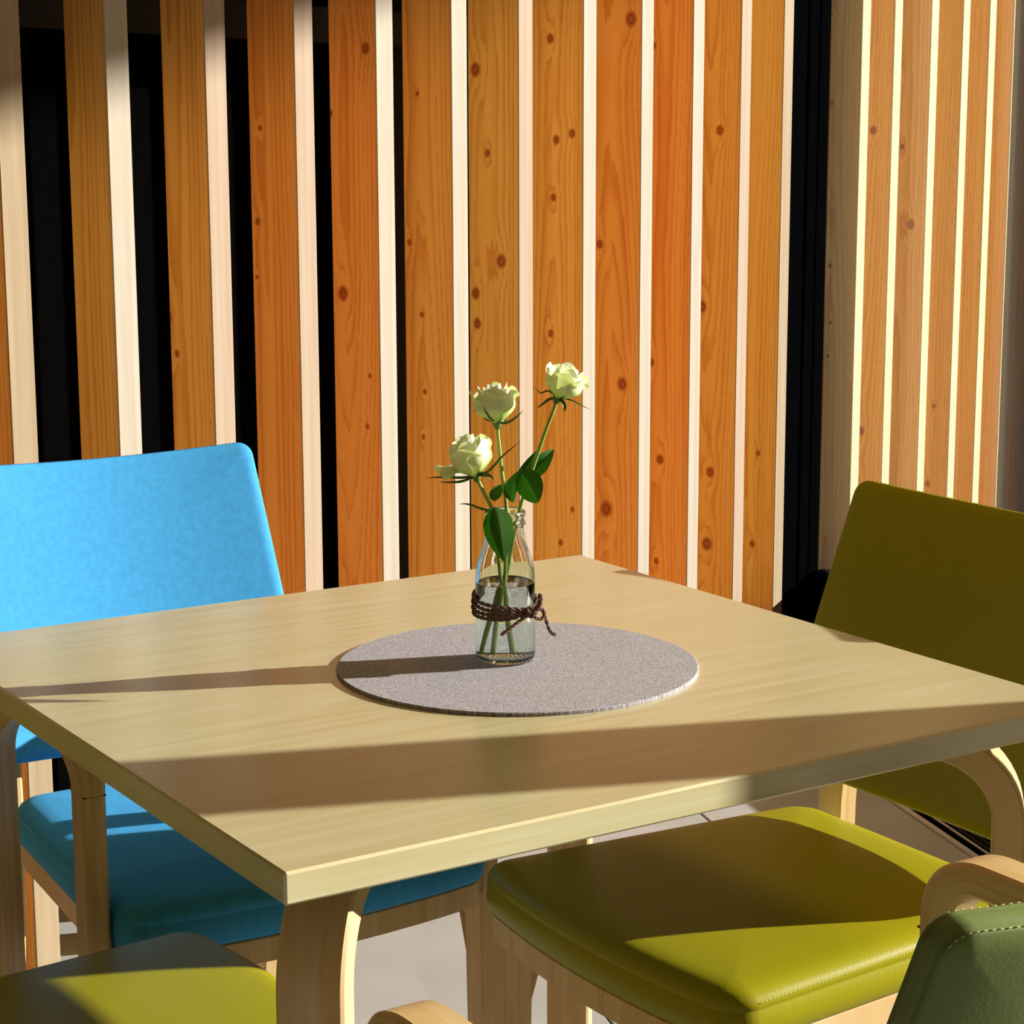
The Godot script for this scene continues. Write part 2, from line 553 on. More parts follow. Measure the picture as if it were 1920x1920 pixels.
func wall_frame() -> Transform3D:
	var along := heading(WALL)
	return Transform3D(Basis(along, Vector3.UP, along.cross(Vector3.UP)), P(WALL_AT.x, 0, WALL_AT.y))

func build_setting() -> void:
	# floor: grout bed with tiles along the glazing's heading
	var fl := put("floor", box_mesh(Vector3(11, 0.2, 12), mats.grout, 0, Vector3(0, -0.103, 0)))
	fl.position = P(0.4, 0, 2.6)
	tag(fl, "", "", "", "structure")
	var d := heading(GLASS)
	var u := Vector3(-d.z, 0, d.x)
	var tm := box_mesh(Vector3(0.450, 0.012, 1.356), mats.floor_tile, 0.0015, Vector3(0, -0.006, 0), 2)
	for i in range(-8, 6):
		for j in range(-5, 4):
			var c: Vector3 = u * (0.8885 + 0.454 * (i - 0.5)) + d * (1.36 * j + 3.18)
			# tiles lie inside the room only
			if c.x > 0.749 + 0.2827 * (3.6566 + c.z) - 0.1 or c.x < -3.2 or -c.z < -2.6 or -c.z > 6.6:
				continue
			var t := put("tile", tm, fl)
			t.global_transform = Transform3D(Basis(u, Vector3.UP, d * -1.0), c)
	# fin wall
	var wf := wall_frame()
	var wl := put("wall_left", box_mesh(Vector3(7.6, 2.9, 0.12), mats.dark_wall, 0, Vector3(0.3, 1.45, -0.42)))
	wl.transform = wf
	tag(wl, "", "", "", "structure")
	put("rail", box_mesh(Vector3(5.5, 0.06, 0.05), mats.dark_rail, 0.003, Vector3(-0.6, 1.435, -0.2)), wl)
	for s in [-1.2, -0.03, 1.2]:
		put("stud", box_mesh(Vector3(0.05, 2.8, 0.05), mats.dark_rail, 0.003, Vector3(s, 1.4, -0.26)), wl)
	var sides := []
	for k in 12:
		var t := fin_picture(100 + k * 7, KNOTS.get(k, []), [0.5, 0.3, 1.0, 0.5, 1.0, 1.0, 0.9, 0.8, 1.2, 0.6, 1.1, 0.9][k])
		sides.append(material("fin_%d" % k, [Color(0.93, 0.93, 0.88), Color(0.95, 0.95, 0.9), Color(1, 0.98, 0.93), Color(0.95, 0.86, 0.8), Color(1, 0.93, 0.86)][k % 5], 0.62, t))
	var put_fin := func(at: float, k: int, width: float, depth: float, into: Node3D):
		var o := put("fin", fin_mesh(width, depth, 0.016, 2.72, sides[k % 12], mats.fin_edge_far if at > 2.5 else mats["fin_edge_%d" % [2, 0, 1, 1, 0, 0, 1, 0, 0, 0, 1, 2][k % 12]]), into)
		o.position = Vector3(at, 0, 0)
	for k in 12:
		put_fin.call(FIN_S[k], k, 0.048, FIN_D[k], wl)
	for k in range(1, 11):
		put_fin.call(-0.042 - 0.21 * k, (k * 5 + 3) % 12, 0.048, 0.09, wl)
	# black glazing post at the end of the row: two stiles and a cover strip
	put("stile", box_mesh(Vector3(0.085, 2.72, 0.09), mats.frame_black, 0.003, Vector3(2.378, 1.36, -0.055)), wl)
	put("stile", box_mesh(Vector3(0.05, 2.72, 0.10), mats.frame_black, 0.003, Vector3(2.447, 1.36, -0.055)), wl)
	put("cover_strip", box_mesh(Vector3(0.062, 2.72, 0.09), mats.frame_black, 0.006, Vector3(2.504, 1.36, -0.05)), wl)
	# the same row goes on outside, beyond the glazing
	var wo := put("wall_outside", box_mesh(Vector3(1.7, 2.9, 0.12), mats.dark_wall, 0, Vector3(4.95, 1.45, -0.42)))
	wo.transform = wf
	tag(wo, "", "", "", "structure")
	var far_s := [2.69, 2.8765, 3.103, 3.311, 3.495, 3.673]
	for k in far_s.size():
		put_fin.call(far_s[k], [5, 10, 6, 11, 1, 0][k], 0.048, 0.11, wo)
	put("end_panel", box_mesh(Vector3(0.05, 2.9, 0.5), mats.dark_rail, 0.002, Vector3(3.80, 1.45, -0.16)), wo)
	# glazing: black frames with clear panes between them
	var w := holder("window_1")
	tag(w, "", "", "", "structure")
	w.transform = Transform3D(Basis(d, Vector3.UP, d.cross(Vector3.UP)), P(0.756, 0, 4.995))
	# local x runs away along the glass, z to the outside (right)
	var outward := d.cross(Vector3.UP)
	var gx := func(f: float): return (f - 4.995) / cos(deg_to_rad(GLASS))
	var mull := func(f0: float, f1: float, called: String, deep: float, z: float):
		put(called, box_mesh(Vector3(gx.call(f1) - gx.call(f0), 2.45, deep), mats.frame_black, 0.004, Vector3((gx.call(f0) + gx.call(f1)) * 0.5, 1.225, z)), w)
	mull.call(1.915, 1.99, "mullion", 0.06, 0.0)
	mull.call(1.985, 2.061, "mullion", 0.05, 0.0)
	mull.call(-0.55, -0.41, "mullion", 0.06, 0.0)
	mull.call(-2.55, -2.45, "mullion", 0.06, 0.0)
	for r in [[2.061, 4.99], [-0.41, 1.915], [-2.45, -0.55]]:
		var a: float = gx.call(r[0])
		var b: float = gx.call(r[1])
		put("pane", box_mesh(Vector3(b - a, 2.24, 0.006), mats.clear_glass, 0, Vector3((a + b) * 0.5, 1.30, 0)), w)
		put("bottom_rail", box_mesh(Vector3(b - a, 0.19, 0.05), mats.frame_black, 0.003, Vector3((a + b) * 0.5, 0.095, 0.0)), w)
	put("head_wall", box_mesh(Vector3(7.8, 0.5, 0.16), mats.frame_black, 0, Vector3(-3.95, 2.66, 0)), w)
	# heating trench in the floor along the glass: steel rims and a dark grille
	var tr := holder("trim_1")
	tag(tr, "", "", "", "structure")
	tr.transform = Transform3D(Basis(d, Vector3.UP, outward), P(0.749, 0, 3.6566))
	put("rim", box_mesh(Vector3(6.6, 0.006, 0.013), mats.steel, 0.001, Vector3(-2.5, 0.001, 0.0)), tr)
	put("rim", box_mesh(Vector3(6.6, 0.006, 0.006), mats.steel, 0.001, Vector3(-2.5, 0.001, 0.027)), tr)
	put("bed", box_mesh(Vector3(6.6, 0.004, 0.24), mats.frame_black, 0, Vector3(-2.5, -0.001, 0.125)), tr)
	var bar := box_mesh(Vector3(6.6, 0.004, 0.007), mats.dark_rail, 0.001, Vector3.ZERO)
	for k in 15:
		put("grille_bar", bar, tr).position = Vector3(-2.5, 0.002, 0.040 + 0.0135 * k)
	# rest of the room
	var c := put("ceiling", box_mesh(Vector3(7.6, 0.2, 9.4), mats.ceiling_wood, 0, Vector3(0, 2.9, 0)))
	c.position = P(-0.7, 0, 2.0)
	tag(c, "", "", "", "structure")
	var rear := put("wall_rear", box_mesh(Vector3(6.6, 2.9, 0.2), mats.warm_plaster, 0, Vector3(0, 1.45, 0)))
	rear.position = P(-0.4, 0, -2.6)
	tag(rear, "", "", "", "structure")
	var side := put("wall_side", box_mesh(Vector3(0.2, 2.9, 3.4), mats.warm_plaster, 0, Vector3(0, 1.45, 0)))
	side.position = P(-2.95, 0, -1.0)
	tag(side, "", "", "", "structure")
	# outside: paving and the canopy whose edge shades the top of the fins
	var g := put("pavement", box_mesh(Vector3(60, 0.2, 60), mats.paving, 0, Vector3(0, -0.14, 0)))
	g.position = P(20, 0, 5)
	tag(g, "", "", "", "structure")
	var roof := holder("roof_canopy")
	tag(roof, "", "", "", "structure")
	var along_sun := 7.0
	roof.transform = Transform3D(Basis(d, Vector3.UP, outward), P(-0.676 + along_sun * sin(deg_to_rad(SUN_AZ)), 1.405 + along_sun * tan(deg_to_rad(SUN_EL)), 2.91 + along_sun * cos(deg_to_rad(SUN_AZ))))
	put("fascia", box_mesh(Vector3(20, 0.9, 0.12), mats.roof_grey, 0, Vector3(0, 0.45, 0)), roof)
	put("deck", box_mesh(Vector3(20, 0.1, 3.0), mats.roof_grey, 0, Vector3(0, 0.85, 1.55)), roof)
	for x in [-9.5, 9.5]:
		put("column", box_mesh(Vector3(0.2, 4.2, 0.2), mats.roof_grey, 0, Vector3(x, -1.3, 1.5)), roof)

# round warm lamps set under the ceiling over the tables
func build_lamps() -> void:
	var glow := material("lamp_glow", Color(1, 0.9, 0.75), 0.6)
	glow.emission_enabled = true
	glow.emission = Color(1.0, 0.80, 0.52)
	glow.emission_energy_multiplier = 2.0
	var body := material("lamp_white", lin(0.7, 0.7, 0.68), 0.5)
	var words := ["nearest the camera in the row by the glass", "in the middle of the row by the glass", "farthest from the camera in the row by the glass"]
	var spots := [Vector2(1.02, 1.65), Vector2(0.82, 2.35), Vector2(0.62, 3.05)]
	for k in 3:
		var l := holder("ceiling_light")
		l.position = P(spots[k].x, 2.80, spots[k].y)
		tag(l, "white ceiling lamp with warm disc, " + words[k], "ceiling lamp", "ceiling lamps over the table")
		var m := M.new()
		lathe(m, [Vector2(0, 0.0), Vector2(0.20, 0.0), Vector2(0.205, -0.01), Vector2(0.205, -0.065), Vector2(0.195, -0.07), Vector2(0.19, -0.062), Vector2(0, -0.062)], 48, false)
		put("housing", solid(m, body, false), l)
		var g := M.new()
		lathe(g, [Vector2(0, -0.063), Vector2(0.189, -0.063), Vector2(0.189, -0.067), Vector2(0, -0.067)], 48, false)
		put("diffuser", solid(g, glow, false), l)
		var a := AreaLight3D.new()
		a.name = "lamp"
		a.area_size = Vector2(0.3, 0.3)
		a.light_color = Color(1.0, 0.80, 0.52)
		a.light_energy = LAMP
		a.area_range = 12.0
		a.area_attenuation = 2.0
		a.shadow_enabled = true
		l.add_child(a)
		a.position = Vector3(0, -0.075, 0)
		a.rotation_degrees = Vector3(-90, 0, 0)

# ---------------------------------------------------------------- furniture
func build_table() -> void:
	var t := holder("dining_table")
	tag(t, "square light birch table with bent laminated legs, holding the round mat and the bottle", "table")
	t.transform = Transform3D(Basis(heading(YAW), Vector3.UP, heading(YAW).cross(Vector3.UP)), P(TABLE_AT.x, 0, TABLE_AT.y))
	# local x runs along the grain, z towards the near right side
	var top := M.new()
	add_box(top, Vector3(0, 0.7275, 0), Vector3(0.8, 0.025, 0.8), 0.002, 0)
	put("tabletop", solid(top, mats.birch_top), t)
	var em := M.new()
	for k in 4:
		var dir := Vector3(cos(PI / 4 + PI / 2 * k), 0, sin(PI / 4 + PI / 2 * k))
		var path := []
		var o := 0.503
		path.append(dir * o)
		for y in [0.2, 0.4, 0.55, 0.61]:
			path.append(dir * o + Vector3.UP * y)
		for s in range(0, 15):
			var a := PI / 2 * s / 14.0
			path.append(dir * (o - 0.075 + 0.075 * cos(a)) + Vector3.UP * (0.625 + 0.075 * sin(a)))
		path.append(dir * 0.25 + Vector3.UP * 0.70)
		var m := M.new()
		var e := M.new()
		sweep(m, e, path, dir.cross(Vector3.UP), [0.026], [0.0145], 0.0025)
		put("leg", solid(m, mats.birch_wood, false, e, mats.birch_plies, false), t)

func cushion_outline() -> PackedVector2Array:
	# (x, forward); front edge bowed
	var o := rounded([Vector2(-0.225, 0.215), Vector2(0.225, 0.215), Vector2(0.192, -0.225), Vector2(-0.192, -0.225)], [0.030, 0.030, 0.042, 0.042], 10, 7)
	for i in o.size():
		if o[i].y > 0.0:
			o[i].y += 0.022 * (1.0 - pow(o[i].x / 0.225, 2)) * smoothstep(0.0, 0.2, o[i].y)
	return o

func stitches(m: M, path: PackedVector3Array, up: Vector3, pitch := 0.0052) -> void:
	for i in path.size() - 1:
		var len := path[i].distance_to(path[i + 1])
		var n := maxi(1, int(round(len / pitch)))
		var dir := (path[i + 1] - path[i]).normalized()
		var out := dir.cross(up).normalized()
		for k in n:
			var c := path[i].lerp(path[i + 1], (k + 0.5) / n)
			var a := dir * pitch * 0.33
			var b := up * 0.0005
			var o := out * 0.0005
			var q := [c - a, c - b, c + a, c + b]
			for s in [-1.0, 1.0]:
				for j in 4:
					if s > 0: m.tri(q[j], q[(j + 1) % 4], c + o * s)
					else: m.tri(q[(j + 1) % 4], q[j], c + o * s)

func make_chair(called: String, cover: Material, thread: Material, arms: bool, arm_top := 0.62, arm_z := 0.165, back_top := Vector2(0.833, 0.375), back_half := 0.235, arm_x := 0.2475) -> Node3D:
	var ch := holder(called)
	var L := func(p: Vector2, y: float): return Vector3(p.x, y, -p.y)
	var o := cushion_outline()
	var cu := M.new()
	slab(cu, o, [Vector2(0.407, 0.012), Vector2(0.4075, 0.005), Vector2(0.412, 0.001), Vector2(0.425, -0.001), Vector2(0.4395, 0.0), Vector2(0.441, 0.0009), Vector2(0.4425, 0.0009), Vector2(0.444, 0.0), Vector2(0.4495, 0.0015), Vector2(0.4545, 0.005), Vector2(0.458, 0.011), Vector2(0.4605, 0.02), Vector2(0.462, 0.034)], L, [Vector2(0.8, 0.4635), Vector2(0.55, 0.4645), Vector2(0.28, 0.465)], [Vector2(0.6, 0.407)])
	var seat := put("seat", solid(cu, cover, true), ch)
	var fr := M.new()
	slab(fr, inset(o, 0.006), [Vector2(0.376, 0.004), Vector2(0.378, 0.0), Vector2(0.4045, 0.0), Vector2(0.4065, 0.003)], L)
	put("seat_frame", solid(fr, mats.birch_wood), ch)
	for s in [-1.0, 1.0]:
		# front legs: deeper than wide, filleted into the frame behind, tapering to the floor
		var x := arm_x if arms else 0.200
		var z := arm_z if arms else 0.186
		var top := 0.383
		var prof := PackedVector2Array([Vector2(z + 0.019, top), Vector2(z + 0.019, 0.30), Vector2(z + 0.013, 0.0), Vector2(z - 0.013, 0.0), Vector2(z - 0.018, 0.30)])
		for k in range(0, 6):
			var a := PI / 2 * k / 5.0
			prof.append(Vector2(z - 0.042 + 0.024 * cos(a), 0.352 + 0.024 * sin(a)))
		prof.append(Vector2(z - 0.046, top))
		var lg := M.new()
		var half := 0.013
		slab(lg, prof, [Vector2(-half, 0.002), Vector2(-half + 0.002, 0.0), Vector2(half - 0.002, 0.0), Vector2(half, 0.002)], func(p: Vector2, side: float): return Vector3(x * s + side * (0.75 + 0.25 * p.y / 0.383), p.y, -p.x))
		if arms:
			# lug that ties the leg to the seat frame
			add_box(lg, Vector3((x - 0.028) * s, 0.391, -z), Vector3(0.05, 0.024, 0.034), 0.004)
		put("leg", solid(lg, mats.birch_wood), ch)
		# rear legs, running up behind the backrest
		var m := M.new()
		var path := []
		for p in curve([Vector3(0, 0, 0.31), Vector3(0, 0.2, 0.282), Vector3(0, 0.42, 0.268), Vector3(0, 0.52, 0.278), Vector3(0, 0.64, 0.310)], 14):
			path.append(p + Vector3(0.183 * s, 0, 0))
		var lw := []
		var lt := []
		for k in path.size():
			lw.append(lerpf(0.015, 0.020, minf(1.0, k / 7.0)))
			lt.append(lerpf(0.012, 0.0145, minf(1.0, k / 7.0)))
		sweep(m, null, path, Vector3.RIGHT, lw, lt, 0.003)
		put("leg", solid(m, mats.birch_wood), ch)
		if not arms:
			continue
		# bentwood arm, carried by the front leg
		var at := arm_top - 0.0145
		var ap := [Vector3(0, 0.378, -arm_z), Vector3(0, 0.45, -arm_z), Vector3(0, at - 0.07, -arm_z)]
		for k in range(0, 13):
			var a := PI / 2 * k / 12.0
			ap.append(Vector3(0, at - 0.055 + 0.055 * sin(a), -arm_z + 0.055 - 0.055 * cos(a)))
		for p in [Vector3(0, at, 0.02), Vector3(0, at - 0.003, 0.12), Vector3(-0.004, at - 0.006, 0.19), Vector3(-0.018, at - 0.010, 0.25), Vector3(-0.036, at - 0.013, 0.31)]:
			ap.append(p)
		var pp := []
		for p in ap: pp.append(Vector3((p.x + arm_x) * s, p.y, p.z))
		var am := M.new()
		var aw := []
		var ath := []
		for k in pp.size():
			aw.append(lerpf(0.0125, 0.0205, smoothstep(2.0, 13.0, k)))
			ath.append(lerpf(0.0195, 0.0145, smoothstep(3.0, 14.0, k)))
		sweep(am, null, pp, Vector3.RIGHT, aw, ath, 0.004)
		var arm := put("armrest", solid(am, mats.birch_wood), ch)
		put("joint", box_mesh(Vector3(0.0253, 0.0018, 0.0393), mats.dark_joint, 0.0008, Vector3(arm_x * s, at - 0.062, -arm_z)), arm)
		put("bolt", box_mesh(Vector3(0.02, 0.012, 0.012), mats.dark_joint, 0.004, Vector3((arm_x - 0.03) * s, 0.386, -arm_z - 0.02)), arm)
	# backrest: slightly leaning padded panel, slightly hollow
	var low := Vector3(0, 0.493, 0.235)
	var tall := Vector3(0, back_top.x, back_top.y)
	var h := low.distance_to(tall)
	var bo := rounded([Vector2(-back_half - 0.009, 0.0), Vector2(back_half + 0.009, 0.0), Vector2(back_half, h), Vector2(-back_half, h)], [0.02, 0.02, 0.02, 0.02], 12, 7)
	var rise := (tall - low) / h
	var face := Vector3(0, rise.z, -rise.y)      # towards the sitter
	var bend := func(p: Vector2, n: float): return low + rise * p.y + Vector3(p.x, 0, 0) + face * (n + 0.60 * p.x * p.x)
	var bk := M.new()
	var tk := 0.0135
	slab(bk, bo, [Vector2(-tk, 0.017), Vector2(-tk + 0.0005, 0.012), Vector2(-tk + 0.003, 0.003), Vector2(-tk + 0.0055, 0.0005), Vector2(-tk + 0.0075, 0.0015), Vector2(-tk + 0.009, 0.0), Vector2(tk - 0.009, 0.0), Vector2(tk - 0.0075, 0.0015), Vector2(tk - 0.0055, 0.0005), Vector2(tk - 0.003, 0.003), Vector2(tk - 0.0005, 0.012), Vector2(tk, 0.017)], bend, [Vector2(0.8, tk + 0.001), Vector2(0.6, tk + 0.002), Vector2(0.4, tk + 0.002), Vector2(0.2, tk + 0.002)], [Vector2(0.8, -tk - 0.0005), Vector2(0.6, -tk - 0.001), Vector2(0.4, -tk - 0.001), Vector2(0.2, -tk - 0.001)])
	var back := put("backrest", solid(bk, cover, true), ch)
	# stitching: round the seat's edge and both edges of the back
	var sm := M.new()
	var oo := inset(o, -0.0002)
	for side in [-1.0, 1.0]:
		var run := PackedVector3Array()
		for p in oo:
			if signf(p.x) == side and absf(p.x) > 0.188 and p.y > -0.19 and p.y < 0.190:
				run.append(Vector3(p.x, 0.4490, -p.y))
		var ordered := Array(run)
		ordered.sort_custom(func(p, q): return p.z < q.z)
		stitches(sm, PackedVector3Array(ordered), Vector3.UP)
	tag(put("stitching", solid(sm, thread), seat), "", "", "", "stuff")
	var sb := M.new()
	for n in [tk - 0.0045, -tk + 0.0045]:
		var line := PackedVector3Array()
		for p in inset(bo, 0.0008):
			if p.y > h - 0.012:
				line.append(bend.call(p, n))
		stitches(sb, line, face)
	tag(put("stitching", solid(sb, thread), back), "", "", "", "stuff")
	return ch

func place(ch: Node3D, v1: float, v2: float, face_deg: float) -> void:
	var a := heading(YAW)
	var b := heading(YAW - 90.0)
	ch.position = P(TABLE_AT.x, 0, TABLE_AT.y) + a * v1 + b * v2
	var f := heading(face_deg)
	ch.rotation.y = atan2(-f.x, -f.z)

func build_chairs() -> void:
	var blue := make_chair("armchair", mats.blue_felt, mats.thread_blue, true, 0.655, 0.165, Vector2(0.835, 0.375), 0.198, 0.238)
	tag(blue, "bright blue felt armchair with birch frame, behind the table in front of the wooden fins", "chair", "chairs around the square table")
	place(blue, -0.030, 0.487, YAW + 90.0)
	var olive := make_chair("side_chair", mats.olive_leather, mats.thread_olive, false, 0.0, 0.0, Vector2(0.827, 0.350), 0.214)
	tag(olive, "lime green leather chair without arms whose dark shaded backrest stands before the glass side", "chair", "chairs around the square table")
	place(olive, 0.350, -0.014, YAW + 180.0)
	var lime: Node3D = olive.duplicate()
	lime.name = numbered("side_chair")
	add_child(lime)
	tag(lime, "lime green leather chair of which only the seat shows, low beside the table's front leg", "chair", "chairs around the square table")
	place(lime, -0.42, -0.01, YAW)
	var green := make_chair("armchair", mats.green_leather, mats.thread_green, true, 0.668, 0.092, Vector2(0.831, 0.360), 0.175, 0.265)
	tag(green, "dark green leather armchair seen from behind, its sunlit stitched top edge nearest the camera", "chair", "chairs around the square table")
	place(green, -0.088, -0.550, YAW - 90.0)

# ---------------------------------------------------------------- things on the table
const SPOT := Vector3(-0.0067, 0.7435, -1.950)

func build_mat() -> void:
	var m := M.new()
	var o := PackedVector2Array()
	for k in 96: o.append(Vector2.from_angle(TAU * k / 96) * 0.1735)
	slab(m, o, [Vector2(0.0, 0.0003), Vector2(0.0004, 0.0), Vector2(0.0028, 0.0), Vector2(0.0035, 0.0008)], func(p: Vector2, y: float): return Vector3(p.x, y, -p.y))
	var t := put("placemat", solid(m, mats.grey_felt))
	t.position = P(0.005, 0.74, 1.936)
	tag(t, "round grey speckled felt mat lying at the middle of the birch table", "placemat")

func build_bottle() -> void:
	var outer := [Vector2(0, 0.0025), Vector2(0.018, 0.002), Vector2(0.0225, 0.0), Vector2(0.0265, 0.001), Vector2(0.0284, 0.0035), Vector2(0.0288, 0.007), Vector2(0.0288, 0.05), Vector2(0.0288, 0.078), Vector2(0.0285, 0.085), Vector2(0.0275, 0.092), Vector2(0.0255, 0.100), Vector2(0.0228, 0.108), Vector2(0.0203, 0.116), Vector2(0.0186, 0.124), Vector2(0.0178, 0.131), Vector2(0.0180, 0.1325), Vector2(0.0196, 0.134), Vector2(0.0198, 0.136), Vector2(0.0184, 0.138), Vector2(0.0180, 0.140), Vector2(0.0192, 0.142), Vector2(0.0196, 0.144), Vector2(0.0192, 0.1465), Vector2(0.018, 0.1475)]
	var inner := [Vector2(0.0165, 0.1470), Vector2(0.0158, 0.145), Vector2(0.0157, 0.131), Vector2(0.0165, 0.124), Vector2(0.0181, 0.1165), Vector2(0.0205, 0.109), Vector2(0.0232, 0.101), Vector2(0.0253, 0.093), Vector2(0.0263, 0.086), Vector2(0.0266, 0.078), Vector2(0.0266, 0.05), Vector2(0.0266, 0.009), Vector2(0.0255, 0.0065), Vector2(0.022, 0.0052), Vector2(0, 0.0056)]
	var m := M.new()
	lathe(m, outer + inner, 64, false)
	var b := put("bottle", solid(m, mats.bottle_glass, true))
	b.position = SPOT
	tag(b, "small clear glass bottle standing on the grey mat as a vase", "bottle")
	var w := M.new()
	lathe(w, [Vector2(0, 0.0053), Vector2(0.022, 0.0049), Vector2(0.0257, 0.0062), Vector2(0.0268, 0.009), Vector2(0.0268, 0.05), Vector2(0.0268, 0.0775), Vector2(0.0262, 0.0768), Vector2(0.024, 0.0765), Vector2(0, 0.0765)], 64, false)
	var wm := put("water", solid(w, mats.water, true))
	wm.position = SPOT
	tag(wm, "clear water standing halfway up inside the glass bottle, round the stems", "water")

func strand(m: M, path: Array, r: float) -> void:
	# two plies twisted round the path
	for ply in 2:
		var p := []
		for i in path.size():
			var tan: Vector3 = (path[mini(i + 1, path.size() - 1)] - path[maxi(i - 1, 0)]).normalized()
			var a := tan.cross(Vector3(0.2, 0.9, 0.35)).normalized()
			var b := tan.cross(a)
			var ang := i * 0.75 + ply * PI
			p.append(path[i] + (a * cos(ang) + b * sin(ang)) * r * 0.55)
		tube(m, p, r * 0.72, r * 0.72, 6)

func build_twine() -> void:
	var t := holder("twine")
	t.position = SPOT
	tag(t, "dark brown twine wound round the bottle and tied in a small bow at its right", "twine")
	var specs := [[0.0625, 0.0095], [0.0572, 0.0055], [0.0525, 0.0025], [0.0485, -0.001]]
	for k in specs.size():
		var m := M.new()
		var path := []
		for i in 121:
			var a := TAU * i / 120.0
			# the loops rise at the far side and the left, and gather at the knot on the near right
			var gather := pow(maxf(0.0, cos(a - 0.75)), 6.0)
			var y: float = specs[k][0] - specs[k][1] * 0.3 * cos(a - 0.75) - 0.004 * sin(a) * 0.5
			y = lerpf(y, 0.0535 + (1.5 - k) * 0.0012, gather)
			var r := 0.0288 + 0.0016 + 0.0009 * absf(sin(a * 2.0 + k))
			path.append(Vector3(cos(a) * r, y, sin(a) * r))
		strand(m, path, 0.0017)
		put("wrap", solid(m, mats.twine, true), t)
	var bits := {
		"knot": [[Vector3(0.018, 0.0555, 0.027), Vector3(0.0245, 0.057, 0.026), Vector3(0.0285, 0.053, 0.0245), Vector3(0.026, 0.049, 0.026), Vector3(0.021, 0.0505, 0.0285), Vector3(0.022, 0.056, 0.029)]],
		"bow_loop": [
			[Vector3(0.0255, 0.053, 0.027), Vector3(0.0315, 0.060, 0.022), Vector3(0.033, 0.0685, 0.018), Vector3(0.0345, 0.064, 0.020), Vector3(0.0325, 0.057, 0.025), Vector3(0.0265, 0.0525, 0.0285)],
			[Vector3(0.026, 0.053, 0.0275), Vector3(0.033, 0.0565, 0.025), Vector3(0.0372, 0.052, 0.023), Vector3(0.035, 0.0462, 0.024), Vector3(0.0295, 0.0475, 0.027), Vector3(0.026, 0.0525, 0.0285)]],
		"tail": [
			[Vector3(0.0245, 0.0535, 0.0285), Vector3(0.016, 0.0475, 0.0305), Vector3(0.006, 0.0405, 0.0345), Vector3(-0.0038, 0.0334, 0.036)],
			[Vector3(0.027, 0.054, 0.0275), Vector3(0.034, 0.056, 0.024), Vector3(0.0378, 0.048, 0.0215), Vector3(0.041, 0.0375, 0.021), Vector3(0.044, 0.032, 0.021), Vector3(0.0482, 0.0295, 0.0205)]],
	}
	for called in bits:
		for pts in bits[called]:
			var m := M.new()
			strand(m, curve(pts, 36), 0.0016)
			put(called, solid(m, mats.twine, true), t)

# a rose head built petal by petal about its axis; open: how far the outer petals lean out
func bloom(parent: Node3D, base: Vector3, top: Vector3, radius: float, open: float, s: int, droop := -1.0, bud := Vector3.ZERO) -> void:
	rng.seed = s
	var axis := (top - base).normalized()
	var len := base.distance_to(top)
	var a := axis.cross(Vector3(0.3, 0.1, 1)).normalized()
	var b := axis.cross(a)
	var b_node := holder("bloom", parent)
	# count, radius, height, how far the lip opens, half angle
	var layers := [[3, 0.30, 0.97, 0.0, 1.35], [3, 0.50, 1.0, 0.05, 1.25], [4, 0.74, 0.98, 0.16, 1.0], [5, 0.98, 0.90, 0.40, 0.86]]
	for li in layers.size():
		var n: int = layers[li][0]
		for k in n:
			var th := TAU * (k + 0.41 * li + rng.randf() * 0.16) / n
			var rr: float = layers[li][1] * radius * (0.95 + 0.1 * rng.randf())
			var hh: float = layers[li][2] * len * (0.95 + 0.08 * rng.randf())
			var flare: float = layers[li][3] * open * (0.7 + 0.6 * rng.randf())
			var half: float = layers[li][4]
			var wob := rng.randf() * TAU
			var lean := (rng.randf() - 0.5) * 0.25
			var drop := 0.0
			if droop >= 0.0 and li == 3 and absf(wrapf(th - droop, -PI, PI)) < TAU / n * 0.5:
				drop = 1.0
			var m := M.new()
			patch(m, 12, 12, func(u: float, v: float):
				var w := (0.30 + 0.70 * sin(minf(1.0, v * 1.35) * PI * 0.5)) * (1.0 - 0.22 * smoothstep(0.72, 1.0, v))
				var ang := th + u * half * w + lean * v
				var lip := smoothstep(0.62, 1.0, v)
				var r := rr * (0.20 + 0.80 * sin(minf(1.0, v * 2.0) * PI * 0.5))
				r *= 1.0 - 0.20 * lip * (1.0 - minf(1.0, flare * 3.0))
				r += flare * radius * lip * lip * (0.30 + 0.35 * absf(u)) + 0.03 * radius * sin(u * 5.0 + wob) * lip
				var z := hh * v * (1.0 - 0.17 * u * u * v - 0.05 * absf(u) * v)
				z -= flare * len * lip * lip * 0.16
				if drop > 0.0:
					r += radius * 0.85 * smoothstep(0.12, 1.0, v)
					z -= len * 0.40 * smoothstep(0.2, 1.0, v)
				return base + axis * z + (a * cos(ang) + b * sin(ang)) * r)
			put("petal", solid(m, mats.petal if li < 3 else mats.petal_outer, true), b_node)
	# tight heart
	var h := M.new()
	var spiral := []
	patch(h, 48, 8, func(u: float, v: float):
		var ang := (u + 1.0) * PI * 2.6
		var r := radius * (0.05 + 0.11 * (u + 1.0)) * (0.7 + 0.3 * sin(v * PI))
		return base + axis * len * (0.25 + 0.66 * v - 0.05 * (u + 1.0) * v) + (a * cos(ang) + b * sin(ang)) * r)
	put("petal", solid(h, mats.petal, true), b_node)
	# green base
	var c := M.new()
	for k in 1:
		tube(c, [base - axis * 0.006, base - axis * 0.002, base + axis * 0.003], 0.0026, 0.0055, 10)
	put("hip", solid(c, mats.sepal, true), parent)

